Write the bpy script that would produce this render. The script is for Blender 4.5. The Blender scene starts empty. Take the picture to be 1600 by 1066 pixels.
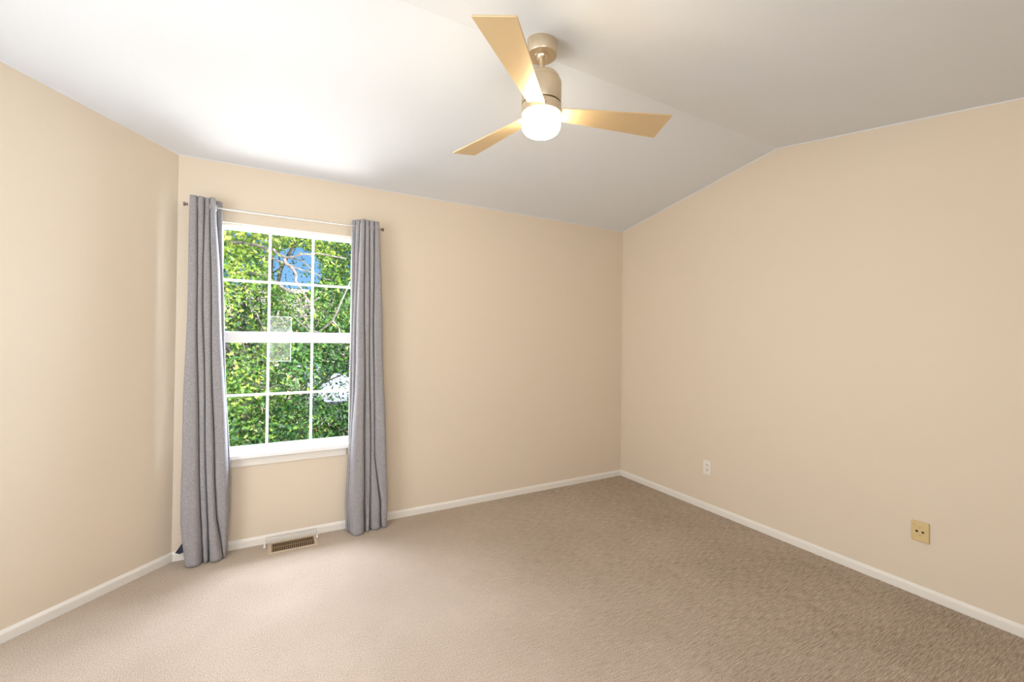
import bpy, bmesh, math, random
from mathutils import Vector, Matrix
import numpy as np
random.seed(7)
rng = np.random.default_rng(7)
S = bpy.context.scene
COL = S.collection
R = math.radians

# ------------------------------------------------------------------ camera
D = 3.225      # interior plane of the window wall
XR = 3.046     # interior plane of the right wall
XL = -0.522    # corner of window wall and the 45 degree wall
H0 = 2.44      # ceiling height at window wall
SL = 0.1726    # vault slope
YR = 1.712     # ridge
CAMH = 1.3527
cd = bpy.data.cameras.new('camera'); cam = bpy.data.objects.new('camera', cd); COL.objects.link(cam)
fw = Vector((0.4843, 0.8749, 0.0095)).normalized()
rt = Vector((0.875, -0.484, 0.0114)); rt = (rt - fw * rt.dot(fw)).normalized()
up = rt.cross(fw)
cam.matrix_world = Matrix(((rt.x, up.x, -fw.x, 0), (rt.y, up.y, -fw.y, 0), (rt.z, up.z, -fw.z, CAMH), (0, 0, 0, 1)))
cd.sensor_width = 36; cd.lens = 668.8 / 1600 * 36; cd.shift_y = -10.3 / 1600; cd.clip_start = 0.02
S.camera = cam

# ------------------------------------------------------------------ look, world, sun, daylight
S.view_settings.view_transform = 'Standard'; S.view_settings.look = 'None'
S.view_settings.gamma = 1; S.view_settings.use_curve_mapping = False
S.view_settings.exposure = 0.10
w = bpy.data.worlds.new('world'); S.world = w; w.use_nodes = True
nt = w.node_tree; bg = nt.nodes['Background']
geo = nt.nodes.new('ShaderNodeTexCoord'); sep = nt.nodes.new('ShaderNodeSeparateXYZ'); rmp = nt.nodes.new('ShaderNodeValToRGB')
nt.links.new(geo.outputs['Generated'], sep.inputs[0]); nt.links.new(sep.outputs['Z'], rmp.inputs[0]); nt.links.new(rmp.outputs[0], bg.inputs[0])
rmp.color_ramp.elements[0].position = 0.0; rmp.color_ramp.elements[0].color = (0.36, 0.66, 0.98, 1)
rmp.color_ramp.elements[1].position = 0.35; rmp.color_ramp.elements[1].color = (0.10, 0.36, 0.88, 1)
bg.inputs[1].default_value = 1.0

def lamp(name, kind, loc, target, energy, color, size=None, size_y=None):
    l = bpy.data.lights.new(name, kind); o = bpy.data.objects.new(name, l); COL.objects.link(o)
    o.location = loc; l.energy = energy; l.color = color
    o.rotation_euler = (Vector(target) - Vector(loc)).to_track_quat('-Z', 'Y').to_euler()
    if kind == 'AREA':
        l.shape = 'RECTANGLE'; l.size = size; l.size_y = size_y
    return o
sun = lamp('sun', 'SUN', (6, -8, 14), (1.5, 4, 0), 8.5, (1.0, 0.95, 0.85)); sun.data.angle = R(0.6)
# daylight outside window_1: sunlit ground below it, open sky above it
lamp('ground_bounce', 'AREA', (0.10, 4.1, -0.15), (0.0, 2.6, 2.4), 95, (1.0, 0.97, 0.92), 1.5, 0.8)
lamp('sky_light', 'AREA', (0.05, 4.3, 3.15), (0.0, 2.0, 0.2), 260, (0.80, 0.84, 1.0), 1.8, 0.9)
lamp('right_sky', 'AREA', (2.0, 4.15, 1.5), (-0.2, 3.15, 1.2), 420, (0.66, 0.80, 1.0), 1.4, 2.4)
lamp('left_sky', 'AREA', (-1.9, 4.25, 1.5), (0.3, 3.15, 1.4), 90, (0.90, 0.94, 1.0), 1.4, 2.4)
# daylight through the side window, plus an added soft fill behind the camera
lamp('side_daylight', 'AREA', (-1.82, 1.2, 1.45), (3, 1.5, 0.7), 58, (0.97, 0.98, 1.0), 1.5, 1.5)
lamp('rear_fill', 'AREA', (-0.35, -1.42, 1.45), (-0.2, 3, 0.6), 42, (0.97, 0.98, 1.0), 2.0, 1.5)

# ------------------------------------------------------------------ materials
def mat(name, color, rough=0.6, metal=0.0, **kw):
    m = bpy.data.materials.new(name); m.use_nodes = True
    b = m.node_tree.nodes['Principled BSDF']
    b.inputs['Base Color'].default_value = (*color, 1); b.inputs['Roughness'].default_value = rough
    b.inputs['Metallic'].default_value = metal
    for k, v in kw.items(): b.inputs[k].default_value = v
    return m
def N(m, t, **props):
    n = m.node_tree.nodes.new(t)
    for k, v in props.items(): setattr(n, k, v)
    return n
def L(m, a, b): m.node_tree.links.new(a, b)
def noise(m, scale, detail=4, rough=0.6, vec=None, dist=0.0):
    n = N(m, 'ShaderNodeTexNoise'); n.inputs['Scale'].default_value = scale; n.inputs['Detail'].default_value = detail
    n.inputs['Roughness'].default_value = rough; n.inputs['Distortion'].default_value = dist
    if vec is None:
        tc = N(m, 'ShaderNodeTexCoord'); vec = tc.outputs['Object']
    L(m, vec, n.inputs['Vector']); return n
def ramp(m, fac, stops):
    r = N(m, 'ShaderNodeValToRGB'); e = r.color_ramp.elements
    while len(e) < len(stops): e.new(0.5)
    for i, (p, c) in enumerate(stops): e[i].position = p; e[i].color = (*c, 1)
    L(m, fac, r.inputs[0]); return r
def bump(m, height, strength, distance, normal=None):
    b = N(m, 'ShaderNodeBump'); b.inputs['Strength'].default_value = strength; b.inputs['Distance'].default_value = distance
    L(m, height, b.inputs['Height'])
    if normal is not None: L(m, normal, b.inputs['Normal'])
    return b
def P(m): return m.node_tree.nodes['Principled BSDF']

wall_m = mat('beige_paint', (0.74, 0.632, 0.492), 0.75)
n = noise(wall_m, 130, 3); b = bump(wall_m, n.outputs['Fac'], 0.25, 0.0015); L(wall_m, b.outputs[0], P(wall_m).inputs['Normal'])
ceil_m = mat('ceiling_paint', (0.745, 0.765, 0.79), 0.85)
n = noise(ceil_m, 110, 3); b = bump(ceil_m, n.outputs['Fac'], 0.2, 0.0015); L(ceil_m, b.outputs[0], P(ceil_m).inputs['Normal'])
white_m = mat('white_trim_paint', (0.82, 0.775, 0.70), 0.4)
vinyl_m = mat('white_vinyl', (0.93, 0.93, 0.91), 0.35)

# carpet: speckled cut pile with faint vacuum rows parallel to the window wall
carpet_m = mat('beige_carpet', (0.4, 0.3, 0.2), 0.95)
P(carpet_m).inputs['Specular IOR Level'].default_value = 0.1
n1 = noise(carpet_m, 330, 2, 0.8)
n2 = noise(carpet_m, 210, 3, 0.7)
n3 = noise(carpet_m, 1.6, 3, 0.6)
tc = N(carpet_m, 'ShaderNodeTexCoord')
mp = N(carpet_m, 'ShaderNodeMapping'); mp.inputs['Scale'].default_value = (10, 105, 1); L(carpet_m, tc.outputs['Object'], mp.inputs['Vector'])
n4 = noise(carpet_m, 1.6, 4, 0.7, mp.outputs[0])
sepx = N(carpet_m, 'ShaderNodeSeparateXYZ'); L(carpet_m, tc.outputs['Object'], sepx.inputs[0])
mr = N(carpet_m, 'ShaderNodeMapRange'); mr.inputs['From Min'].default_value = 0.6; mr.inputs['From Max'].default_value = 2.2
mr.inputs['To Min'].default_value = 0.15; mr.inputs['To Max'].default_value = 1.0; L(carpet_m, sepx.outputs['X'], mr.inputs['Value'])
def math_n(m, op, a, b_):
    q = N(m, 'ShaderNodeMath', operation=op)
    for i, v in enumerate((a, b_)):
        if isinstance(v, (int, float)): q.inputs[i].default_value = v
        else: L(m, v, q.inputs[i])
    return q.outputs[0]
rows = math_n(carpet_m, 'MULTIPLY', math_n(carpet_m, 'SUBTRACT', n4.outputs['Fac'], 0.5), mr.outputs[0])
spk = math_n(carpet_m, 'ADD', math_n(carpet_m, 'MULTIPLY', n1.outputs['Fac'], 0.55), math_n(carpet_m, 'MULTIPLY', n2.outputs['Fac'], 0.45))
spk = math_n(carpet_m, 'ADD', spk, math_n(carpet_m, 'MULTIPLY', rows, 0.48))
spk = math_n(carpet_m, 'SUBTRACT', spk, math_n(carpet_m, 'MULTIPLY', mr.outputs[0], 0.035))
spk = math_n(carpet_m, 'ADD', spk, math_n(carpet_m, 'MULTIPLY', math_n(carpet_m, 'SUBTRACT', n3.outputs['Fac'], 0.5), 0.10))
rc = ramp(carpet_m, spk, [(0.34, (0.22, 0.163, 0.108)), (0.5, (0.56, 0.460, 0.365)), (0.66, (0.86, 0.745, 0.62))])
L(carpet_m, rc.outputs[0], P(carpet_m).inputs['Base Color'])
b = bump(carpet_m, spk, 0.8, 0.006); L(carpet_m, b.outputs[0], P(carpet_m).inputs['Normal'])

# curtain linen
def linen(name, c1, c2):
    m = mat(name, c1, 0.9)
    P(m).inputs['Sheen Weight'].default_value = 0.1
    tc = N(m, 'ShaderNodeTexCoord')
    ma = N(m, 'ShaderNodeMapping'); ma.inputs['Scale'].default_value = (1, 1, 0.25); L(m, tc.outputs['Object'], ma.inputs[0])
    mb = N(m, 'ShaderNodeMapping'); mb.inputs['Scale'].default_value = (0.3, 0.3, 1.2); L(m, tc.outputs['Object'], mb.inputs[0])
    a = noise(m, 420, 2, 0.6, ma.outputs[0]); b_ = noise(m, 420, 2, 0.6, mb.outputs[0])
    s = math_n(m, 'MULTIPLY', math_n(m, 'ADD', a.outputs['Fac'], b_.outputs['Fac']), 0.5)
    r = ramp(m, s, [(0.36, c2), (0.62, c1)]); L(m, r.outputs[0], P(m).inputs['Base Color'])
    bb = bump(m, s, 0.3, 0.001); L(m, bb.outputs[0], P(m).inputs['Normal'])
    tr = N(m, 'ShaderNodeBsdfTranslucent'); tr.inputs[0].default_value = (*c1, 1)
    mx = N(m, 'ShaderNodeMixShader'); mx.inputs[0].default_value = 0.05
    L(m, P(m).outputs[0], mx.inputs[1]); L(m, tr.outputs[0], mx.inputs[2]); L(m, mx.outputs[0], m.node_tree.nodes['Material Output'].inputs[0])
    return m
linen_m = linen('grey_linen', (0.43, 0.41, 0.415), (0.225, 0.212, 0.218))
lining_m = mat('dark_lining', (0.035, 0.035, 0.05), 0.9)

brass_m = mat('brushed_champagne_metal', (0.74, 0.62, 0.46), 0.38, 1.0)
tc = N(brass_m, 'ShaderNodeTexCoord'); mp = N(brass_m, 'ShaderNodeMapping'); mp.inputs['Scale'].default_value = (1, 1, 60)
L(brass_m, tc.outputs['Object'], mp.inputs[0]); n = noise(brass_m, 8, 3, 0.6, mp.outputs[0])
rr = ramp(brass_m, n.outputs['Fac'], [(0.3, (0.34,) * 3), (0.7, (0.39,) * 3)]); L(brass_m, rr.outputs[0], P(brass_m).inputs['Roughness'])
blade_m = mat('champagne_blade', (0.73, 0.56, 0.33), 0.38, 0.5)
dark_m = mat('dark_gap', (0.02, 0.016, 0.012), 0.8)
globe_m = mat('lit_frosted_glass', (0.9, 0.85, 0.75), 0.3)
P(globe_m).inputs['Emission Color'].default_value = (1.0, 0.83, 0.58, 1); P(globe_m).inputs['Emission Strength'].default_value = 52
nickel_m = mat('brushed_nickel', (0.62, 0.60, 0.57), 0.3, 1.0)
outlet_m = mat('white_plastic', (0.84, 0.78, 0.68), 0.35)
almond_m = mat('almond_plastic', (0.66, 0.50, 0.24), 0.4)
hole_m = mat('socket_hole', (0.02, 0.012, 0.008), 0.7)
reg_m = mat('register_enamel', (0.56, 0.44, 0.31), 0.45)
reg_dark_m = mat('register_duct', (0.05, 0.028, 0.012), 0.8)
louver_m = mat('register_louver', (0.30, 0.185, 0.09), 0.5)
screw_m = mat('screw_metal', (0.45, 0.38, 0.22), 0.4, 0.8)

def clear(name, tint, gloss, alpha=0.95):
    m = bpy.data.materials.new(name); m.use_nodes = True; t = m.node_tree; t.nodes.remove(t.nodes['Principled BSDF'])
    a = t.nodes.new('ShaderNodeBsdfTransparent'); a.inputs[0].default_value = (*tint, 1)
    g = t.nodes.new('ShaderNodeBsdfGlossy'); g.inputs['Roughness'].default_value = 0.03
    f = t.nodes.new('ShaderNodeLayerWeight'); f.inputs[0].default_value = 0.25
    k = t.nodes.new('ShaderNodeMath'); k.operation = 'MULTIPLY'; k.inputs[1].default_value = gloss; t.links.new(f.outputs['Facing'], k.inputs[0])
    x = t.nodes.new('ShaderNodeMixShader'); t.links.new(k.outputs[0], x.inputs[0]); t.links.new(a.outputs[0], x.inputs[1]); t.links.new(g.outputs[0], x.inputs[2])
    t.links.new(x.outputs[0], t.nodes['Material Output'].inputs[0]); return m
glass_m = clear('window_glass', (0.98, 0.985, 0.98), 0.12)
plastic_m = clear('clear_plastic', (0.97, 0.97, 0.97), 0.35)
def film(name, color, cover):
    m = bpy.data.materials.new(name); m.use_nodes = True; t = m.node_tree
    p = t.nodes['Principled BSDF']; p.inputs['Base Color'].default_value = (*color, 1); p.inputs['Roughness'].default_value = 0.7
    a = t.nodes.new('ShaderNodeBsdfTransparent'); x = t.nodes.new('ShaderNodeMixShader'); x.inputs[0].default_value = cover
    t.links.new(a.outputs[0], x.inputs[1]); t.links.new(p.outputs[0], x.inputs[2]); t.links.new(x.outputs[0], t.nodes['Material Output'].inputs[0]); return m
film_m = film('pale_film', (0.85, 0.88, 0.78), 0.10)
filmedge_m = film('pale_film_edge', (0.95, 0.97, 0.9), 0.35)

# ------------------------------------------------------------------ mesh helpers
def link(name, me, m, parent=None, smooth=False):
    o = bpy.data.objects.new(name, me); COL.objects.link(o)
    for q in (m if isinstance(m, (list, tuple)) else [m]): me.materials.append(q)
    if smooth:
        for p in me.polygons: p.use_smooth = True
    if parent is not None: o.parent = parent
    return o
def from_bm(name, bm, m, parent=None, smooth=False, origin=None):
    bmesh.ops.recalc_face_normals(bm, faces=bm.faces)
    if origin is not None: bmesh.ops.translate(bm, verts=bm.verts, vec=-Vector(origin))
    me = bpy.data.meshes.new(name); bm.to_mesh(me); bm.free()
    o = link(name, me, m, parent, smooth)
    if origin is not None: o.location = origin
    return o
def bx(bm, x0, x1, y0, y1, z0, z1, bev=0.0):
    t = bmesh.new()
    vs = [t.verts.new((x, y, z)) for x in (x0, x1) for y in (y0, y1) for z in (z0, z1)]
    for f in ((0, 1, 3, 2), (4, 6, 7, 5), (0, 4, 5, 1), (2, 3, 7, 6), (0, 2, 6, 4), (1, 5, 7, 3)): t.faces.new([vs[i] for i in f])
    if bev: bmesh.ops.bevel(t, geom=t.edges[:], offset=bev, segments=2, affect='EDGES', profile=0.6)
    merge(bm, t); return bm
def merge(bm, t, M=None):
    if M is not None: bmesh.ops.transform(t, matrix=M, verts=t.verts)
    me = bpy.data.meshes.new('tmp'); t.to_mesh(me); bm.from_mesh(me); t.free(); bpy.data.meshes.remove(me)
def extrude_poly(bm, pts, d):      # pts: list of 3d points (planar), d: extrusion vector
    a = [bm.verts.new(p) for p in pts]; b_ = [bm.verts.new(Vector(p) + Vector(d)) for p in pts]
    bm.faces.new(a); bm.faces.new(b_[::-1]); n_ = len(pts)
    for i in range(n_): bm.faces.new((a[i], b_[i], b_[(i + 1) % n_], a[(i + 1) % n_]))
def lathe(bm, prof, seg=64, center=(0, 0), ax=None):
    rings = []
    for r, z in prof:
        if r < 1e-6: rings.append([bm.verts.new((center[0], center[1], z))])
        else: rings.append([bm.verts.new((center[0] + r * math.cos(2 * math.pi * i / seg), center[1] + r * math.sin(2 * math.pi * i / seg), z)) for i in range(seg)])
    for a, b_ in zip(rings, rings[1:]):
        for i in range(seg):
            j = (i + 1) % seg
            if len(a) == 1 and len(b_) == 1: continue
            if len(a) == 1: bm.faces.new((a[0], b_[i], b_[j]))
            elif len(b_) == 1: bm.faces.new((a[i], a[j], b_[0]))
            else: bm.faces.new((a[i], a[j], b_[j], b_[i]))
def tube(bm, pts, rad, seg=10):
    rings = []
    for i, p in enumerate(pts):
        p = Vector(p); q = Vector(pts[min(i + 1, len(pts) - 1)]) - Vector(pts[max(i - 1, 0)]); q.normalize()
        u = q.orthogonal().normalized() if i == 0 else (u0 - q * u0.dot(q)).normalized()
        u0 = u; v = q.cross(u); r = rad[i] if isinstance(rad, (list, tuple)) else rad
        rings.append([bm.verts.new(p + (u * math.cos(2 * math.pi * k / seg) + v * math.sin(2 * math.pi * k / seg)) * r) for k in range(seg)])
    for a, b_ in zip(rings, rings[1:]):
        for k in range(seg): bm.faces.new((a[k], a[(k + 1) % seg], b_[(k + 1) % seg], b_[k]))
    bm.faces.new(rings[0][::-1]); bm.faces.new(rings[-1])
def smooth_by_angle(o, ang=35):
    for p in o.data.polygons: p.use_smooth = True
    o.data.set_sharp_from_angle(angle=R(ang))
def struct(o, label=None):
    o['kind'] = 'structure'
    if label: o['label'] = label
    return o
def empty(name, loc):
    o = bpy.data.objects.new(name, None); COL.objects.link(o); o.location = loc; o.empty_display_size = 0.1; return o
def tag(o, label, cat, group=None):
    o['label'] = label; o['category'] = cat
    if group: o['group'] = group
    return o
def under(o, root):                # parts are modelled in world coordinates, then hung on their thing
    o.parent = root
    o.matrix_parent_inverse = Matrix.Translation(-(root.matrix_world_loc if hasattr(root, 'matrix_world_loc') else root.location))
    return o

# ------------------------------------------------------------------ room shell
TH = 0.14
YF = -1.2      # wall behind the camera
XS = -1.6      # side wall left of the camera
YC = D - (XL - XS)   # where the 45 degree wall meets the side wall
def cz(y): return H0 + SL * (D - y) if y > YR else H0 + SL * (D - YR) - SL * (YR - y)
bm = bmesh.new()
extrude_poly(bm, [(XS - .3, YF - .3, -0.12), (XR + .3, YF - .3, -0.12), (XR + .3, D + TH, -0.12), (XS - .3, D + TH, -0.12)], (0, 0, 0.12))
struct(from_bm('floor', bm, carpet_m), 'beige cut pile carpet over the whole floor')
bm = bmesh.new()
pr = [(D + .3, cz(D + .3)), (YR, cz(YR)), (YF - .3, cz(YF - .3))]
extrude_poly(bm, [(XS - .3, y, z) for y, z in pr] + [(XS - .3, y, z + .2) for y, z in pr[::-1]], (XR - XS + .6, 0, 0))
struct(from_bm('ceiling', bm, ceil_m), 'off white vaulted ceiling with a low ridge')
# right wall
bm = bmesh.new()
extrude_poly(bm, [(XR, YF, -.1), (XR, D + TH, -.1), (XR, D + TH, cz(D + TH) + .01), (XR, YR, cz(YR) + .01), (XR, YF, cz(YF) + .01)], (TH, 0, 0))
struct(from_bm('wall_right', bm, wall_m), 'plain beige wall at right with two outlets')
# window wall with opening
WX0, WX1, WZ0, WZ1 = -0.338, 0.522, 0.575, 2.066
bm = bmesh.new()
bx(bm, XL - .12, WX0, D, D + TH, -.1, H0 + .01); bx(bm, WX1, XR + .01, D, D + TH, -.1, H0 + .01)
bx(bm, WX0, WX1, D, D + TH, -.1, WZ0); bx(bm, WX0, WX1, D, D + TH, WZ1, H0 + .01)
struct(from_bm('wall_back', bm, wall_m), 'beige wall holding the curtained window')
# 45 degree wall
def diag(t, off=0.0, z=0.0): return Vector((XL - t * 0.70711 - off * 0.70711, D - t * 0.70711 + off * 0.70711, z))   # off>0 = into the wall
LD = (XL - XS) / 0.70711
bm = bmesh.new()
a0, a1 = diag(0), diag(LD)
pl = [(a0.x, a0.y, -.1), (a1.x, a1.y, -.1), (a1.x, a1.y, cz(a1.y) + .01)] + [(diag(t).x, diag(t).y, cz(diag(t).y) + .01) for t in (LD * .75, LD * .5, LD * .25)] + [(a0.x, a0.y, cz(a0.y) + .01)]
extrude_poly(bm, pl, (-0.1, 0.1, 0))
struct(from_bm('wall_left', bm, wall_m), 'angled beige wall left of the window')
# side wall with its window; rear wall with an opening added for fill light
def wall_with_hole(name, fixed, lo, hi, h0, h1, z0, z1, axis, outward, label):
    bm = bmesh.new(); f0, f1 = sorted((fixed, fixed + outward))
    def seg(a, b_, za, zb):
        if axis == 'x': bx(bm, f0, f1, a, b_, za, zb)
        else: bx(bm, a, b_, f0, f1, za, zb)
    top = 2.9 if axis == 'x' else cz(YF) + .05
    seg(lo, h0, -.1, top); seg(h1, hi, -.1, top); seg(h0, h1, -.1, z0); seg(h0, h1, z1, top)
    struct(from_bm(name, bm, wall_m), label)
wall_with_hole('wall_side', XS, YF - .1, YC + .1, 0.45, 1.95, 0.7, 2.1, 'x', -TH, 'beige side wall beside the camera')
wall_with_hole('wall_front', YF, XS - .1, XR + .1, -1.3, 0.6, 0.7, 2.1, 'y', -TH, 'beige wall behind the camera')

# baseboards
BP = [(0, 0), (0.013, 0), (0.013, 0.034), (0.0125, 0.040), (0.009, 0.046), (0.006, 0.050), (0.004, 0.054), (0, 0.054)]
def baseboard(name, p0, p1, nrm, m0=0.0, m1=0.0, label=None):
    p0, p1, nrm = Vector(p0), Vector(p1), Vector(nrm); d = (p1 - p0).normalized(); bm = bmesh.new()
    A = [bm.verts.new(p0 + nrm * u + d * u * m0 + Vector((0, 0, z))) for u, z in BP]
    B = [bm.verts.new(p1 + nrm * u - d * u * m1 + Vector((0, 0, z))) for u, z in BP]
    bm.faces.new(A); bm.faces.new(B[::-1])
    for i in range(len(BP)): bm.faces.new((A[i], B[i], B[(i + 1) % len(BP)], A[(i + 1) % len(BP)]))
    struct(from_bm(name, bm, white_m), label)
k = math.tan(R(22.5))
baseboard('baseboard_back', (XL, D, 0), (XR, D, 0), (0, -1, 0), k, 1, 'white baseboard under the window')
baseboard('baseboard_right', (XR, D, 0), (XR, YF, 0), (-1, 0, 0), 1, 1, 'white baseboard along the right wall')
baseboard('baseboard_left', (XL, D, 0), (XS, YC, 0), (0.70711, -0.70711, 0), k, k, 'white baseboard along the angled wall')
# painted bead where ceiling and walls meet
def bead(name, p0, p1, inward, label):
    bm = bmesh.new(); p0, p1, i_ = Vector(p0), Vector(p1), Vector(inward)
    extrude_poly(bm, [p0, p0 + i_ * 0.004, p0 + i_ * 0.001 - Vector((0, 0, .005)), p0 - Vector((0, 0, .005))], p1 - p0)
    struct(from_bm(name, bm, ceil_m), label)
bead('trim_1', (XL, D, H0), (XR, D, H0), (0, -1, 0), 'thin pale bead where the window wall meets the ceiling')
bead('trim_2', (XR, D, H0), (XR, YR, cz(YR)), (-1, 0, 0), 'thin pale bead along the rising edge of the right wall')
bead('trim_3', (XR, YR, cz(YR)), (XR, YF, cz(YF)), (-1, 0, 0), 'thin pale bead along the falling edge of the right wall')
bead('trim_4', (XL, D, H0), (diag((D - YR) / .70711 * .98).x if (D - YR) / .70711 < LD else a1.x, a1.y if (D - YR) / .70711 > LD else YR, cz(a1.y)), (0.7, -0.7, 0), 'thin pale bead along the top of the angled wall')

# ------------------------------------------------------------------ window_1
win = struct(empty('window_1', (0.092, D + .06, WZ0)), 'white double hung window with a grid of twelve panes')
def wpart(name, bm, m, parent=None, smooth=False):
    o = from_bm(name, bm, m, None, smooth)
    o.parent = parent or win
    o.matrix_parent_inverse = Matrix.Translation(-win.location)
    return o
FY0, FY1 = D + 0.030, D + 0.125
bm = bmesh.new()
bx(bm, WX0, WX0 + .022, FY0, FY1, .600, WZ1, .002); bx(bm, WX1 - .022, WX1, FY0, FY1, .600, WZ1, .002)
bx(bm, WX0, WX1, FY0, FY1, WZ1 - .016, WZ1, .002); bx(bm, WX0, WX1, FY0, FY1, .596, .611, .002)
wpart('window_frame', bm, vinyl_m)
gx0, gx1 = -0.300, 0.483
MU = [(-0.038), (0.226)]
def sash(name, y0, y1, z0, z1, g0, g1, zm):
    sx0, sx1 = WX0 + .018, WX1 - .018
    bm = bmesh.new()
    bx(bm, sx0, gx0, y0, y1, z0, z1, .002); bx(bm, gx1, sx1, y0, y1, z0, z1, .002)
    bx(bm, gx0 - .004, gx1 + .004, y0, y1, z0, g0, .002); bx(bm, gx0 - .004, gx1 + .004, y0, y1, g1, z1, .002)
    s = wpart(name, bm, vinyl_m)
    ym = (y0 + y1) / 2
    bm = bmesh.new()
    for x in MU: bx(bm, x - .008, x + .008, ym - .006, ym + .006, g0 - .003, g1 + .003, .002)
    bx(bm, gx0 - .003, gx1 + .003, ym - .0055, ym + .0055, zm - .008, zm + .008, .002)
    g = from_bm('muntin_grid', bm, vinyl_m, s)
    bm = bmesh.new(); bx(bm, gx0 - .005, gx1 + .005, ym + .008, ym + .011, g0 - .005, g1 + .005)
    g = from_bm('glass_pane', bm, glass_m, s)
    return s
us = sash('upper_sash', D + .078, D + .108, 1.345, 2.055, 1.378, 2.040, 1.712)
ls = sash('lower_sash', D + .042, D + .072, .606, 1.372, .634, 1.306, .964)
# sash lock
bm = bmesh.new(); bx(bm, 0.06, 0.12, D + .046, D + .068, 1.372, 1.380, .003); bx(bm, 0.075, 0.105, D + .05, D + .064, 1.380, 1.388, .003)
from_bm('sash_lock', bm, vinyl_m, ls)
bm = bmesh.new(); bx(bm, WX0 - .05, WX1 + .05, D - .040, D, .572, .597, .004); bx(bm, WX0, WX1, D - .002, D + .034, .575, .597)
wpart('window_sill', bm, vinyl_m)
bm = bmesh.new(); bx(bm, WX0 - .03, WX1 - .07, D - .010, D - .0005, .517, .5725, .003)
wpart('apron', bm, white_m)
# pale label film stuck on the glass across the meeting rail
for (x0, x1, z0, z1, y) in ((-0.028, 0.098, 1.180, 1.306, D + .063), (-0.028, 0.100, 1.378, 1.485, D + .099)):
    bm = bmesh.new(); bx(bm, x0, x1, y - .0004, y, z0, z1)
    st = from_bm('sticker', bm, film_m, ls if z0 < 1.3 else us); st['label'] = 'pale see-through sticker'
    bm = bmesh.new()
    bx(bm, x1 - .006, x1, y - .0012, y - .0005, z0, z1); bx(bm, x0, x1 - .0061, y - .0012, y - .0005, z0 if z0 < 1.3 else z1 - .004, z0 + .004 if z0 < 1.3 else z1)
    # the printed border belongs to the sticker sheet: same mesh
    me = st.data; b2 = bmesh.new(); b2.from_mesh(me); n0 = len(b2.faces)
    tmp = bpy.data.meshes.new('t'); bm.to_mesh(tmp); bm.free(); b2.from_mesh(tmp); bpy.data.meshes.remove(tmp)
    b2.faces.ensure_lookup_table()
    for f in b2.faces[n0:]: f.material_index = 1
    b2.to_mesh(me); b2.free(); me.materials.append(filmedge_m)
# out of frame: side window, and a rear window added to admit the fill
def plain_window(name, axis, f, a0_, a1_, z0, z1, label):
    mid = (a0_ + a1_) / 2
    r = struct(empty(name, (f, mid, z0) if axis == 'x' else (mid, f, z0)), label)
    bm = bmesh.new()
    def q(a, b_, za, zb):
        if axis == 'x': bx(bm, f - .10, f - .03, a, b_, za, zb, .002)
        else: bx(bm, a, b_, f - .10, f - .03, za, zb, .002)
    q(a0_, a0_ + .04, z0, z1); q(a1_ - .04, a1_, z0, z1); q(a0_ + .04, a1_ - .04, z0, z0 + .04); q(a0_ + .04, a1_ - .04, z1 - .04, z1); q(mid - .02, mid + .02, z0 + .04, z1 - .04)
    o = from_bm('window_frame', bm, vinyl_m); o.parent = r; o.matrix_parent_inverse = Matrix.Translation(-r.location)
plain_window('window_2', 'x', XS, 0.45, 1.95, .7, 2.1, 'white framed window in the side wall')
plain_window('added_rear_window', 'y', YF, -1.3, 0.6, .7, 2.1, 'white framed window added behind the camera for the fill lamp')

# ------------------------------------------------------------------ curtains
YB = D - 0.040      # where the crevices reach back to
def curtain(name, keys, label, floor_keys, back_side):
    # keys: list of (z, [lobe boundaries], [front depth per lobe]) from top to bottom
    root = empty(name, (sum(keys[-1][1]) / len(keys[-1][1]), D - .09, 0))
    tag(root, label, 'curtain', None)
    nl = len(keys[0][2]); per = 22
    zs = np.concatenate([np.linspace(keys[0][0], .12, 110), np.linspace(.115, keys[-1][0], 8)])
    kz = np.array([k_[0] for k_ in keys])[::-1]
    kb = np.array([k_[1] for k_ in keys])[::-1]; kd = np.array([k_[2] for k_ in keys])[::-1]
    vs, fs = [], []
    ph = rng.uniform(0, 6.28, (nl + 1, 3))
    for zi, z in enumerate(zs):
        bnd = [np.interp(z, kz, kb[:, i]) + .0022 * math.sin(z * 7 + ph[i, 0]) * min(1, (2.1 - z) * 2 if z < 2.1 else 0) for i in range(nl + 1)]
        dep = [np.interp(z, kz, kd[:, i]) for i in range(nl)]
        lowz = max(0, (0.45 - z) / .45)
        for i in range(nl):
            x0, x1 = bnd[i], bnd[i + 1]; p_ = 4.2 - 1.4 * lowz
            for j in range(per):
                u = (j + (0 if i == 0 else 0)) / per
                t = 2 * u - 1
                tt = math.sin(t * math.pi / 2)     # denser near the edges
                sh = (1 - abs(tt) ** p_) ** (1 / p_)
                y = YB - dep[i] * sh
                xx = (x0 + x1) / 2 + (x1 - x0) / 2 * tt
                y += .0014 * math.sin(z * 6 + ph[i, 1] + u * 3) * sh + .004 * lowz * math.sin(z * 30 + u * 7 + ph[i, 2]) * sh
                if z < .1: y -= .006 * sh * (1 - z / .1)
                # hem stitching
                if abs(z - .105) < .006: y += .0025 * sh
                zt = z
                if zi < 4: zt = z + .006 * (sh - .5) 
                vs.append((xx, y, zt))
        vs.append((bnd[-1], YB, z))
    W_ = nl * per + 1
    for r_ in range(len(zs) - 1):
        for c_ in range(W_ - 1):
            a = r_ * W_ + c_; fs.append((a, a + W_, a + W_ + 1, a + 1))
    me = bpy.data.meshes.new('drape'); me.from_pydata(vs, [], fs); me.update()
    o = link('drape', me, linen_m, None, True); o.parent = root; o.matrix_parent_inverse = Matrix.Translation(-root.location)
    sm = o.modifiers.new('thickness', 'SOLIDIFY'); sm.thickness = 0.0025; sm.offset = 0
    return root, o
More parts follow.
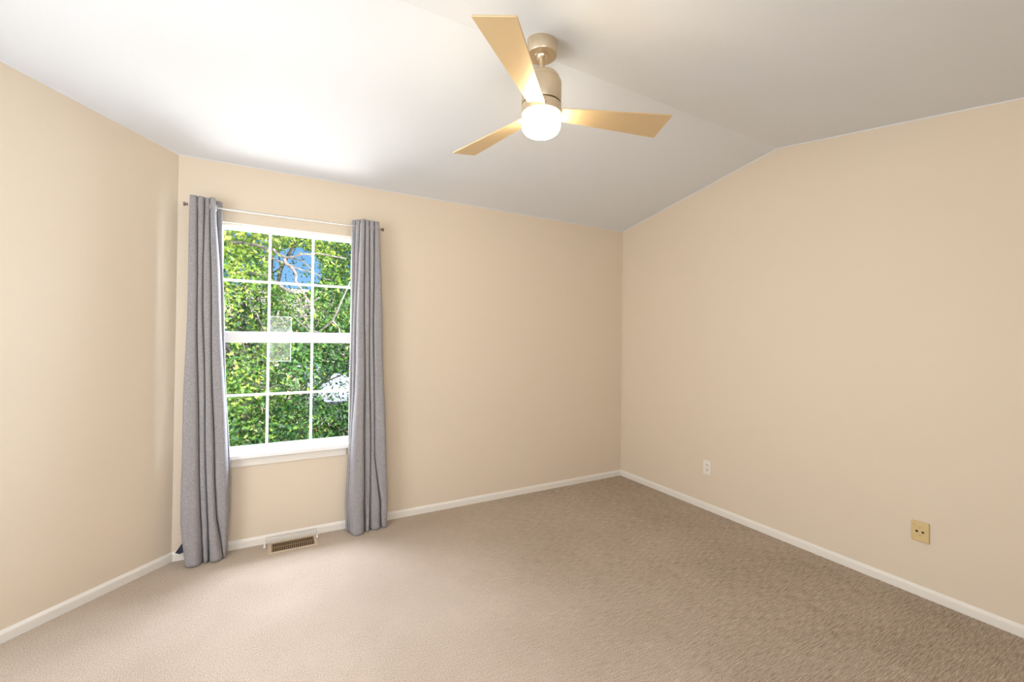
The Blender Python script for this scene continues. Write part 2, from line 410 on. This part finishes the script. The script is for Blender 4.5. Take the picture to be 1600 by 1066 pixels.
ZR = 2.125          # rod height
YRD = D - .085      # rod depth
lc, _ = curtain('window_curtain', [
    (2.172, [-.452, -.413, -.381, -.352, -.326, -.298], [.082, .080, .062, .085, .015]),
    (2.05, [-.453, -.411, -.380, -.350, -.322, -.296], [.084, .082, .070, .086, .015]),
    (1.80, [-.452, -.408, -.380, -.343, -.305, -.290], [.086, .082, .082, .086, .015]),
    (1.45, [-.456, -.402, -.374, -.336, -.288, -.278], [.090, .084, .086, .084, .025]),
    (0.95, [-.464, -.392, -.358, -.322, -.262, -.256], [.095, .085, .090, .085, .02]),
    (0.50, [-.470, -.376, -.345, -.306, -.236, -.232], [.100, .085, .095, .085, .02]),
    (0.25, [-.468, -.368, -.336, -.290, -.232, -.228], [.105, .080, .098, .078, .02]),
    (0.004, [-.442, -.358, -.326, -.256, -.244, -.240], [.110, .082, .100, .060, .02])],
    'grey linen curtain panel on the left side of the window', None, 'left')
rcur, _ = curtain('window_curtain', [
    (2.168, [.462, .486, .512, .538, .570, .600, .640], [.030, .055, .088, .080, .082, .072]),
    (1.90, [.462, .482, .502, .539, .574, .604, .652], [.030, .050, .088, .082, .082, .080]),
    (1.45, [.462, .478, .496, .545, .580, .606, .672], [.030, .050, .090, .082, .082, .086]),
    (0.95, [.462, .472, .488, .554, .590, .618, .690], [.030, .050, .098, .082, .075, .090]),
    (0.50, [.458, .464, .470, .556, .600, .632, .712], [.030, .045, .110, .085, .075, .095]),
    (0.20, [.448, .452, .456, .558, .606, .668, .728], [.030, .045, .120, .085, .095, .095]),
    (0.004, [.456, .462, .470, .566, .596, .676, .722], [.030, .050, .128, .105, .092, .085])],
    'grey linen curtain panel on the right side of the window', None, 'right')
# grommets where the rod leaves each panel
def ring(name, c, parent, R_=.021, r_=.0035):
    bm = bmesh.new(); t = []
    for i in range(28):
        a = 2 * math.pi * i / 28; t.append([bm.verts.new(Vector(c) + Vector((r_ * math.sin(2 * math.pi * j / 8), 0, 0)) + Vector((0, math.cos(a), math.sin(a))) * (R_ + r_ * math.cos(2 * math.pi * j / 8))) for j in range(8)])
    for i in range(28):
        for j in range(8): bm.faces.new((t[i][j], t[(i + 1) % 28][j], t[(i + 1) % 28][(j + 1) % 8], t[i][(j + 1) % 8]))
    o = from_bm(name, bm, nickel_m, None, True); o.parent = parent; o.matrix_parent_inverse = Matrix.Translation(-parent.location)
for x in (-.413, -.352, -.324): ring('grommet', (x, YRD, ZR), lc)
for x in (.511, .570, .602): ring('grommet', (x, YRD, ZR), rcur)
# the dark back of the left panel showing at its lower outer corner
bm = bmesh.new()
pts = [(-.452, D - .05, .135), (-.470, D - .045, .105), (-.492, D - .04, .070), (-.500, D - .035, .058), (-.478, D - .04, .050), (-.455, D - .05, .062), (-.445, D - .055, .10)]
extrude_poly(bm, pts, (0.002, -0.004, 0))
o = from_bm('lining', bm, lining_m); o.parent = lc; o.matrix_parent_inverse = Matrix.Translation(-lc.location); o['label'] = 'dark lining corner'

# rod
rod = tag(empty('curtain_rod', (.09, YRD, ZR)), 'thin pale metal curtain rod above the window', 'curtain rod')
def rpart(name, bm, m, smooth=True):
    o = from_bm(name, bm, m, None, False)
    if smooth: smooth_by_angle(o)
    o.parent = rod; o.matrix_parent_inverse = Matrix.Translation(-rod.location); return o
bm = bmesh.new(); tube(bm, [(-.462, YRD, ZR), (.10, YRD, ZR)], .0050, 16); tube(bm, [(.08, YRD, ZR), (.652, YRD, ZR)], .0038, 16); rpart('rod', bm, nickel_m)
for s, x in ((-1, -.462), (1, .652)):
    bm = bmesh.new(); t = bmesh.new(); lathe(t, [(0, 0), (.0085, 0), (.0085, .006), (.005, .008), (.005, .011), (.0115, .013), (.0115, .021), (0, .022)], 20)
    merge(bm, t, Matrix.Translation((x, YRD, ZR)) @ Matrix.Rotation(R(90 * s), 4, 'Y')); rpart('finial', bm, mat('dark_nickel', (.25, .22, .19), .35, 1.0))
    bm = bmesh.new(); xb = x - s * .030
    tube(bm, [(xb, D, ZR - .012), (xb, D - .04, ZR - .013), (xb, YRD, ZR - .011)], .004, 10); bx(bm, xb - .010, xb + .010, D - .004, D, ZR - .035, ZR + .012, .001)
    rpart('bracket', bm, nickel_m)

# ------------------------------------------------------------------ ceiling fan
FK = 0.965
FX, FY = 1.025, 1.605
def fz(z): return CAMH + (z - CAMH) * FK
fan = tag(empty('ceiling_fan', (FX, FY, cz(FY))), 'brushed champagne ceiling fan with three blades and lit globe', 'ceiling fan')
def fpart(name, prof, m, seg=72, ang=35):
    bm = bmesh.new(); lathe(bm, [(r_ * FK, fz(z_)) for r_, z_ in prof], seg, (FX, FY)); o = from_bm(name, bm, m); smooth_by_angle(o, ang)
    o.parent = fan; o.matrix_parent_inverse = Matrix.Translation(-fan.location); return o
ct = (cz(FY) - CAMH) / FK + CAMH
fpart('canopy', [(0, ct + .012), (.069, ct + .012), (.069, ct - .018), (.069, 2.664), (.067, 2.661), (.034, 2.6605), (.032, 2.659), (.0, 2.659)], brass_m)
hc = fpart('hanger_ball', [(0, 2.672), (.022, 2.668), (.027, 2.659), (.024, 2.650), (.016, 2.644), (.0, 2.644)], brass_m)
fpart('downrod', [(0, 2.66), (.0125, 2.66), (.0125, 2.57), (0, 2.57)], brass_m, 32)
mt = fpart('motor_housing', [(0, 2.576), (.016, 2.576), (.019, 2.572), (.066, 2.567), (.078, 2.563), (.083, 2.556), (.084, 2.548), (.084, 2.545), (.0825, 2.544), (.0825, 2.542), (.085, 2.541), (.0905, 2.537), (.092, 2.531), (.092, 2.4365), (.091, 2.4345), (.077, 2.4345), (.077, 2.428), (0, 2.428)], brass_m)
fpart('blade_collar', [(0, 2.4285), (.086, 2.4285), (.0915, 2.427), (.092, 2.425), (.092, 2.388), (.090, 2.386), (0, 2.386)], brass_m)
gp = [(0, 2.386), (.088, 2.386), (.0885, 2.380), (.0885, 2.335)] + [(.0885 * math.cos(a) ** .55 if a < 1.57 else 0, 2.335 - .042 * math.sin(a)) for a in np.linspace(0.12, math.pi / 2, 10)]
gp[-1] = (0, gp[-1][1])
fpart('light_globe', gp, globe_m, 40, 60)
th0, pit = -2.379, -0.214
for i in range(3):
    a = th0 + 2 * math.pi / 3 * i
    e = Vector((math.cos(a), math.sin(a), 0)); n_ = Vector((-math.sin(a) * math.cos(pit), math.cos(a) * math.cos(pit), math.sin(pit)))
    up_ = e.cross(n_).normalized(); up_ = up_ if up_.z > 0 else -up_
    c = Vector((FX, FY, fz(2.400)))
    q = [(.620, -.094), (.618, .070), (.093, .040), (.088, -.042)]
    # rounded corner outline
    out = []
    for k_ in range(4):
        p0 = Vector(q[k_ - 1]); p1 = Vector(q[k_]); p2 = Vector(q[(k_ + 1) % 4]); rr_ = .006 if k_ < 2 else .001
        u = p1 + (p0 - p1).normalized() * rr_; v = p1 + (p2 - p1).normalized() * rr_
        out += [u, (u + 2 * p1 + v) / 4, v]
    bm = bmesh.new(); extrude_poly(bm, [c + (e * p.x + n_ * p.y) * FK - up_ * .003 for p in out], up_ * .006)
    bmesh.ops.bevel(bm, geom=bm.edges[:], offset=.0012, segments=1, affect='EDGES')
    o = from_bm('blade', bm, blade_m); o.parent = fan; o.matrix_parent_inverse = Matrix.Translation(-fan.location)
    # screw beside the slot of each blade
    bm = bmesh.new(); t = bmesh.new(); lathe(t, [(0, 0), (.0035, 0), (.0035, .0015), (0, .002)], 12)
    ea = a + .42; en = Vector((math.cos(ea), math.sin(ea), 0))
    M = Matrix.Translation(Vector((FX, FY, fz(2.398))) + en * .0915 * FK) @ en.to_track_quat('Z', 'Y').to_matrix().to_4x4()
    merge(bm, t, M); o = from_bm('screw', bm, dark_m); o.parent = fan; o.matrix_parent_inverse = Matrix.Translation(-fan.location)

# ------------------------------------------------------------------ outlets on the right wall
def disc(bm, y, z, ry, rz, x, d, seg=20):
    extrude_poly(bm, [(x, y + ry * math.cos(2 * math.pi * i / seg), z + rz * math.sin(2 * math.pi * i / seg)) for i in range(seg)], (d, 0, 0))
def hang(o, r): o.parent = r; o.matrix_parent_inverse = Matrix.Translation(-r.location); return o
oy, oz = 2.244, .338
ou = tag(empty('wall_outlet', (XR, oy, oz)), 'white duplex power outlet on the right wall nearer the corner', 'outlet')
bm = bmesh.new(); bx(bm, XR - .006, XR, oy - .035, oy + .035, oz - .057, oz + .057, .0025); hang(from_bm('cover_plate', bm, outlet_m), ou)
for s in (1, -1):
    zc = oz + s * .0195
    bm = bmesh.new(); disc(bm, oy, zc, .0165, .0145, XR - .0085, .004, 24); rcp = hang(from_bm('receptacle', bm, outlet_m), ou)
    bm = bmesh.new(); bx(bm, XR - .0088, XR - .0084, oy - .0085, oy - .005, zc - .002, zc + .008); bx(bm, XR - .0088, XR - .0084, oy + .005, oy + .0085, zc - .002, zc + .008); disc(bm, oy, zc - .008, .003, .003, XR - .0088, .0004, 10)
    o = from_bm('slots', bm, hole_m, rcp); 
bm = bmesh.new(); disc(bm, oy, oz, .003, .003, XR - .0075, .003, 12); hang(from_bm('screw', bm, outlet_m), ou)
oy, oz = .950, .342
ou = tag(empty('wall_jack', (XR, oy, oz)), 'almond wall plate with two round dark sockets on the right wall', 'wall plate')
bm = bmesh.new(); t = bmesh.new()
bx(bm, XR - .011, XR, oy - .0365, oy + .0365, oz - .053, oz + .053, .005); hang(from_bm('cover_plate', bm, almond_m), ou)
for s in (-1, 1):
    bm = bmesh.new(); disc(bm, oy + s * .0125, oz + .001, .0075, .0075, XR - .0125, .003); sk = hang(from_bm('socket', bm, almond_m), ou)
    bm = bmesh.new(); disc(bm, oy + s * .0125, oz + .001, .0056, .0056, XR - .0128, .0004); from_bm('hole', bm, hole_m, sk)
for z in (oz + .0215, oz - .0195):
    bm = bmesh.new(); disc(bm, oy, z, .0032, .0032, XR - .0122, .003, 12); hang(from_bm('screw', bm, screw_m), ou)
bm = bmesh.new(); bx(bm, XR - .0120, XR - .009, oy + .0215, oy + .0245, oz + .028, oz + .038, .0005); hang(from_bm('notch', bm, screw_m), ou)
bm = bmesh.new(); bx(bm, XR - .0122, XR - .009, oy - .018, oy + .019, oz + .030, oz + .041, .001); hang(from_bm('label_window', bm, outlet_m if False else almond_m), ou)

# ------------------------------------------------------------------ floor register with clear deflector
vr = tag(empty('floor_register', (.125, 3.118, 0)), 'beige floor vent with brown slots in carpet under the window', 'floor vent')
vx0, vx1, vy0, vy1 = -.022, .264, 3.040, 3.198
bm = bmesh.new()
sx0, sx1, sy0, sy1 = .001, .246, 3.056, 3.182
bx(bm, vx0, vx1, vy0, sy0, 0.0, .006, .0015); bx(bm, vx0, vx1, sy1, vy1, 0.0, .006, .0015)
bx(bm, vx0, sx0, sy0, sy1, 0.0, .006, .0015); bx(bm, sx1, vx1, sy0, sy1, 0.0, .006, .0015)
hang(from_bm('register_frame', bm, reg_m), vr)
bm = bmesh.new(); bx(bm, sx0, sx1, sy0, sy1, 0.0002, .0010); hang(from_bm('duct', bm, reg_dark_m), vr)
nl_ = 21
for i in range(nl_):
    x = sx0 + (i + .5) * (sx1 - sx0) / nl_
    bm = bmesh.new(); bx(bm, x - .0021, x + .0021, sy0, sy1, .001, .0052); hang(from_bm('louver', bm, louver_m), vr)
bm = bmesh.new(); bx(bm, sx0, sx1, 3.117, 3.121, .0011, .0056); hang(from_bm('cross_bar', bm, louver_m), vr)
df = tag(empty('air_deflector', (.110, 3.15, .006)), 'clear plastic air deflector over the floor vent by the baseboard', 'air deflector')
bm = bmesh.new()
prof = [(3.194, .0085), (3.193, .030), (3.188, .046), (3.176, .058), (3.158, .064), (3.135, .066), (3.122, .064)]
A = [[bm.verts.new((x, y, z)) for y, z in prof] for x in (-.034, .262)]
for i in range(len(prof) - 1): bm.faces.new((A[0][i], A[0][i + 1], A[1][i + 1], A[1][i]))
for A_ in A: bm.faces.new(A_ + [bm.verts.new((A_[0].co.x, 3.122, .0085))])
o = hang(from_bm('hood', bm, plastic_m), df)
bm = bmesh.new(); tube(bm, [(-.034, 3.122, .064), (.262, 3.122, .064)], .0014, 6); tube(bm, [(-.034, 3.122, .064), (-.034, 3.122, .0085)], .0012, 6); tube(bm, [(.262, 3.122, .064), (.262, 3.122, .0085)], .0012, 6)
hang(from_bm('hood_rim', bm, film('frosted_edge', (.95, .95, .95), .55)), df)
for x in (-.040, .266):
    bm = bmesh.new(); bx(bm, x - .005, x + .005, 3.135, 3.160, .0065, .011, .001); bx(bm, x - .003, x + .003, 3.141, 3.154, .011, .027, .001)
    hang(from_bm('clip', bm, vinyl_m), df)

# ------------------------------------------------------------------ outside
GZ = -3.0
grass_m = mat('lawn', (.12, .2, .05), .9); n = noise(grass_m, 3, 5); r = ramp(grass_m, n.outputs['Fac'], [(.35, (.06, .12, .03)), (.65, (.20, .27, .09))]); L(grass_m, r.outputs[0], P(grass_m).inputs['Base Color'])
bm = bmesh.new(); bx(bm, -40, 40, D + .5, 70, GZ - .2, GZ); o = from_bm('ground', bm, grass_m); struct(o, 'lawn outside the house')
leaf_m = bpy.data.materials.new('maple_leaf'); leaf_m.use_nodes = True
b = P(leaf_m); b.inputs['Roughness'].default_value = .55
g = N(leaf_m, 'ShaderNodeNewGeometry')
at = N(leaf_m, 'ShaderNodeAttribute', attribute_name='tone')
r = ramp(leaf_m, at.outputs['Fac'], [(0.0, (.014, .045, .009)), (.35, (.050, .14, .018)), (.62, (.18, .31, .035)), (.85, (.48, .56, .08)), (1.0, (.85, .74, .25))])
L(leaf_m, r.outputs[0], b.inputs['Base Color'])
tr = N(leaf_m, 'ShaderNodeBsdfTranslucent'); L(leaf_m, r.outputs[0], tr.inputs[0]); mx = N(leaf_m, 'ShaderNodeMixShader'); mx.inputs[0].default_value = .4
L(leaf_m, b.outputs[0], mx.inputs[1]); L(leaf_m, tr.outputs[0], mx.inputs[2]); L(leaf_m, mx.outputs[0], leaf_m.node_tree.nodes['Material Output'].inputs[0])
bark_m = mat('grey_bark', (.20, .15, .12), .9); n = noise(bark_m, 25, 5); r = ramp(bark_m, n.outputs['Fac'], [(.3, (.10, .075, .06)), (.7, (.36, .29, .25))]); L(bark_m, r.outputs[0], P(bark_m).inputs['Base Color'])

LEAF = np.array([0.68, 1.2]) * np.array([(0, -.5), (.09, -.20), (.42, -.34), (.20, -.06), (.55, .14), (.17, .12), (.18, .26), (0, .62), (-.18, .26), (-.17, .12), (-.55, .14), (-.20, -.06), (-.42, -.34), (-.09, -.20)])
def tree(label, base, crown, rad, nclus, per, seed, warm=(0, 0, 0), gap=None, limbs=()):
    g_ = np.random.default_rng(seed)
    root = tag(empty('maple_tree', base), label, 'tree')
    base = Vector(base); crown = np.array(crown); rad = np.array(rad)
    # trunk and branches
    bm = bmesh.new()
    top = Vector(crown) + Vector((0, 0, rad[2] * .3))
    pts = [base.lerp(top, t) + Vector((.15 * math.sin(t * 5), .1 * math.cos(t * 4), 0)) * t for t in np.linspace(0, 1, 9)]
    tube(bm, pts, [float(.16 * (1 - t * .75)) for t in np.linspace(0, 1, 9)], 12)
    tk = from_bm('trunk', bm, bark_m); hang(tk, root)
    tips = []
    for i in range(34):
        t = g_.uniform(.25, .95); st = base.lerp(top, t)
        d_ = g_.normal(0, 1, 3); d_[2] = abs(d_[2]) * .55 + .05; d_ /= np.linalg.norm(d_)
        ln = g_.uniform(.6, 1.0) * rad.mean()
        p = [st + Vector(d_) * ln * s + Vector((0, 0, 1)) * .25 * ln * s * s + Vector(g_.normal(0, .05, 3)) * (s > 0) for s in np.linspace(0, 1, 7)]
        bm = bmesh.new(); tube(bm, p, [float(.035 * (1 - s * .8)) for s in np.linspace(0, 1, 7)], 7)
        for k_ in range(5):
            j = g_.integers(2, 6); dd = Vector(g_.normal(0, 1, 3)).normalized() * .5 + Vector(d_) * .6; l2 = g_.uniform(.4, 1.0)
            p2 = [p[j] + dd * l2 * s + Vector(g_.normal(0, .03, 3)) * (s > 0) for s in np.linspace(0, 1, 5)]
            tube(bm, p2, [float(.013 * (1 - s * .7)) for s in np.linspace(0, 1, 5)], 5)
        hang(from_bm('branch', bm, bark_m), root)
    for pl_, r0, r1 in limbs:
        bm = bmesh.new(); pp = []
        for a_, b2_ in zip(pl_, pl_[1:]):
            for t_ in (0, .33, .66): pp.append(Vector(a_).lerp(Vector(b2_), t_) + Vector(g_.normal(0, .012, 3)))
        pp.append(Vector(pl_[-1])); tube(bm, pp, [float(r0 + (r1 - r0) * q_ / len(pp)) for q_ in range(len(pp))], 7)
        hang(from_bm('branch', bm, bark_m), root)
    # foliage
    V, F, T = [], [], []
    nv = 0
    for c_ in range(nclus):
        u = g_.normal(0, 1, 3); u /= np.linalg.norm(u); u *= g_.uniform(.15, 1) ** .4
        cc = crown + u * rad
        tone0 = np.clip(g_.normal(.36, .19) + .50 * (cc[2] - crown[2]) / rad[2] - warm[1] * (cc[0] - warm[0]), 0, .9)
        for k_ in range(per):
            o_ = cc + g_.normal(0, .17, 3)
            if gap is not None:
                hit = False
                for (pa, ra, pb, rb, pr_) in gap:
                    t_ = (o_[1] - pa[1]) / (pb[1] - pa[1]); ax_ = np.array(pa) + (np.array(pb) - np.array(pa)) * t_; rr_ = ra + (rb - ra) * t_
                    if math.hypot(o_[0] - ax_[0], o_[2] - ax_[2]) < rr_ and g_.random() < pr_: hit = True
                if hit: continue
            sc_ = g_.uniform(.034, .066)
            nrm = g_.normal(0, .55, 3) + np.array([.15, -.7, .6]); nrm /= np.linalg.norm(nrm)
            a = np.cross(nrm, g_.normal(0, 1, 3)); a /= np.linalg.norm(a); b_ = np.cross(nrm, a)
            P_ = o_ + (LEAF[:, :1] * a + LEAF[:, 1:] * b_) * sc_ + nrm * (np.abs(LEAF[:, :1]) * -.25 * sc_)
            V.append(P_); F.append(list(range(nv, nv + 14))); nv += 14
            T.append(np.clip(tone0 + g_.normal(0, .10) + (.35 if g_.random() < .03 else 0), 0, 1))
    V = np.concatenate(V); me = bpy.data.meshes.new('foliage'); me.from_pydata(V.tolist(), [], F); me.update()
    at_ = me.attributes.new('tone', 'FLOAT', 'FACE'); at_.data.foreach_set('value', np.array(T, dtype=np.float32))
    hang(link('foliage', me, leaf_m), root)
    return root
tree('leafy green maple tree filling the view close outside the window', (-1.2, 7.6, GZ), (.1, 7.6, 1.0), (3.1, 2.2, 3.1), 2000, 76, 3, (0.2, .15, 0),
     gap=[((.17, 4.5, 1.97), .22, (.37, 9.5, 2.66), .46, .93), ((.54, 4.5, .84), .15, (1.14, 9.5, .25), .34, .9), ((.22, 4.5, 1.62), .10, (.46, 9.5, 1.92), .2, .6)],
     limbs=[([(-0.522, 6.6, 2.544), (-0.227, 6.3, 2.498), (-0.048, 6.0, 2.4), (0.104, 5.9, 2.313), (0.26, 5.8, 2.337), (0.415, 5.8, 2.377), (0.759, 5.7, 2.332)], 0.022, 0.008), ([(0.104, 5.9, 2.313), (0.18, 5.8, 2.127), (0.237, 5.8, 1.961), (0.318, 5.7, 1.841), (0.419, 5.7, 1.613)], 0.02, 0.007), ([(-0.191, 6.3, 2.38), (-0.047, 6.1, 2.314), (0.163, 6.0, 2.232), (0.389, 6.0, 2.171), (0.647, 6.0, 2.085)], 0.012, 0.005), ([(-0.366, 6.4, 2.2), (-0.113, 6.1, 2.086), (0.062, 6.0, 1.977), (0.258, 5.9, 1.798), (0.371, 5.8, 1.514), (0.488, 5.8, 1.318)], 0.022, 0.009), ([(0.208, 5.9, 2.316), (0.303, 5.8, 2.239), (0.404, 5.8, 2.154)], 0.008, 0.005), ([(-0.352, 6.2, 1.976), (-0.263, 6.1, 1.699), (-0.122, 6.0, 1.451), (0.006, 6.0, 1.077)], 0.012, 0.006), ([(0.516, 6.2, 1.74), (0.665, 6.1, 1.572), (0.854, 6.0, 1.32), (0.979, 6.0, 1.065)], 0.014, 0.006), ([(-0.463, 6.0, 0.783), (-0.291, 6.0, 0.791), (-0.057, 6.0, 0.719), (0.292, 6.0, 0.752)], 0.014, 0.006), ([(-0.347, 6.2, 0.758), (-0.313, 6.1, 1.076), (-0.332, 6.0, 1.385)], 0.012, 0.006)])
# neighbouring buildings and fence
siding_m = mat('white_siding', (.85, .85, .83), .6)
tc = N(siding_m, 'ShaderNodeTexCoord'); wv = N(siding_m, 'ShaderNodeTexWave', wave_type='BANDS', bands_direction='Z', wave_profile='SAW'); wv.inputs['Scale'].default_value = 1.6
L(siding_m, tc.outputs['Object'], wv.inputs[0]); bb = bump(siding_m, wv.outputs['Fac'], .6, .03); L(siding_m, bb.outputs[0], P(siding_m).inputs['Normal'])
tan_m = mat('tan_stucco', (.68, .58, .44), .8); shingle_m = mat('brown_shingle', (.42, .34, .29), .9); n = noise(shingle_m, 12, 4)
r = ramp(shingle_m, n.outputs['Fac'], [(.3, (.40, .33, .29)), (.7, (.62, .53, .46))]); L(shingle_m, r.outputs[0], P(shingle_m).inputs['Base Color'])
bluegrey_m = mat('blue_grey_shingle', (.42, .46, .52), .8); wood_m = mat('cedar_fence', (.55, .33, .19), .8)
pane_m = mat('dark_pane', (.06, .08, .10), .15)
def house(label, name, x0, x1, y0, y1, eave, ridge, wm, rm, wins, cat):
    root = tag(empty(name, ((x0 + x1) / 2, (y0 + y1) / 2, GZ)), label, cat)
    bm = bmesh.new(); bx(bm, x0, x1, y0, y1, GZ, eave); hang(from_bm('wall', bm, wm), root)
    bm = bmesh.new(); ym = (y0 + y1) / 2
    extrude_poly(bm, [(x0 - .3, y0 - .35, eave - .05), (x0 - .3, ym, ridge), (x0 - .3, y1 + .35, eave - .05), (x0 - .3, y1 + .35, eave + .08), (x0 - .3, ym, ridge + .16), (x0 - .3, y0 - .35, eave + .08)], (x1 - x0 + .6, 0, 0))
    hang(from_bm('roof', bm, rm), root)
    for (a, c, z) in wins:
        bm = bmesh.new(); bx(bm, a, a + c, y0 - .05, y0, z, z + 1.2, .01); f = hang(from_bm('window_frame', bm, vinyl_m), root)
        bm = bmesh.new(); bx(bm, a + .08, a + c - .08, y0 - .06, y0 - .051, z + .08, z + 1.12); from_bm('pane', bm, pane_m, f)
house('tan house with brown shingle roof beyond the trees', 'neighbor_house', -5.5, 4.2, 21, 28, 1.9, 3.6, tan_m, shingle_m, [(-3.5, 1.2, 0), (0.3, 1.2, 0), (2.4, 1.0, -2.2)], 'house')
house('white sided garage with blue grey roof low behind the trees', 'garage', 1.1, 5.5, 13.2, 17.5, -.42, .35, siding_m, bluegrey_m, [(2.6, 1.0, -2.2)], 'garage')
fe = tag(empty('wood_fence', (1.0, 12.0, GZ)), 'reddish cedar board fence in front of the white garage', 'fence')
for i in range(46):
    x = -3 + i * .2
    bm = bmesh.new(); bx(bm, x, x + .185, 11.99, 12.01, GZ, -.95 + .01 * (i % 3)); hang(from_bm('board', bm, wood_m), fe)
bm = bmesh.new(); bx(bm, -3, 6.2, 12.011, 12.05, -1.2, -1.1); bx(bm, -3, 6.2, 12.011, 12.05, -2.6, -2.5); hang(from_bm('rail', bm, wood_m), fe)
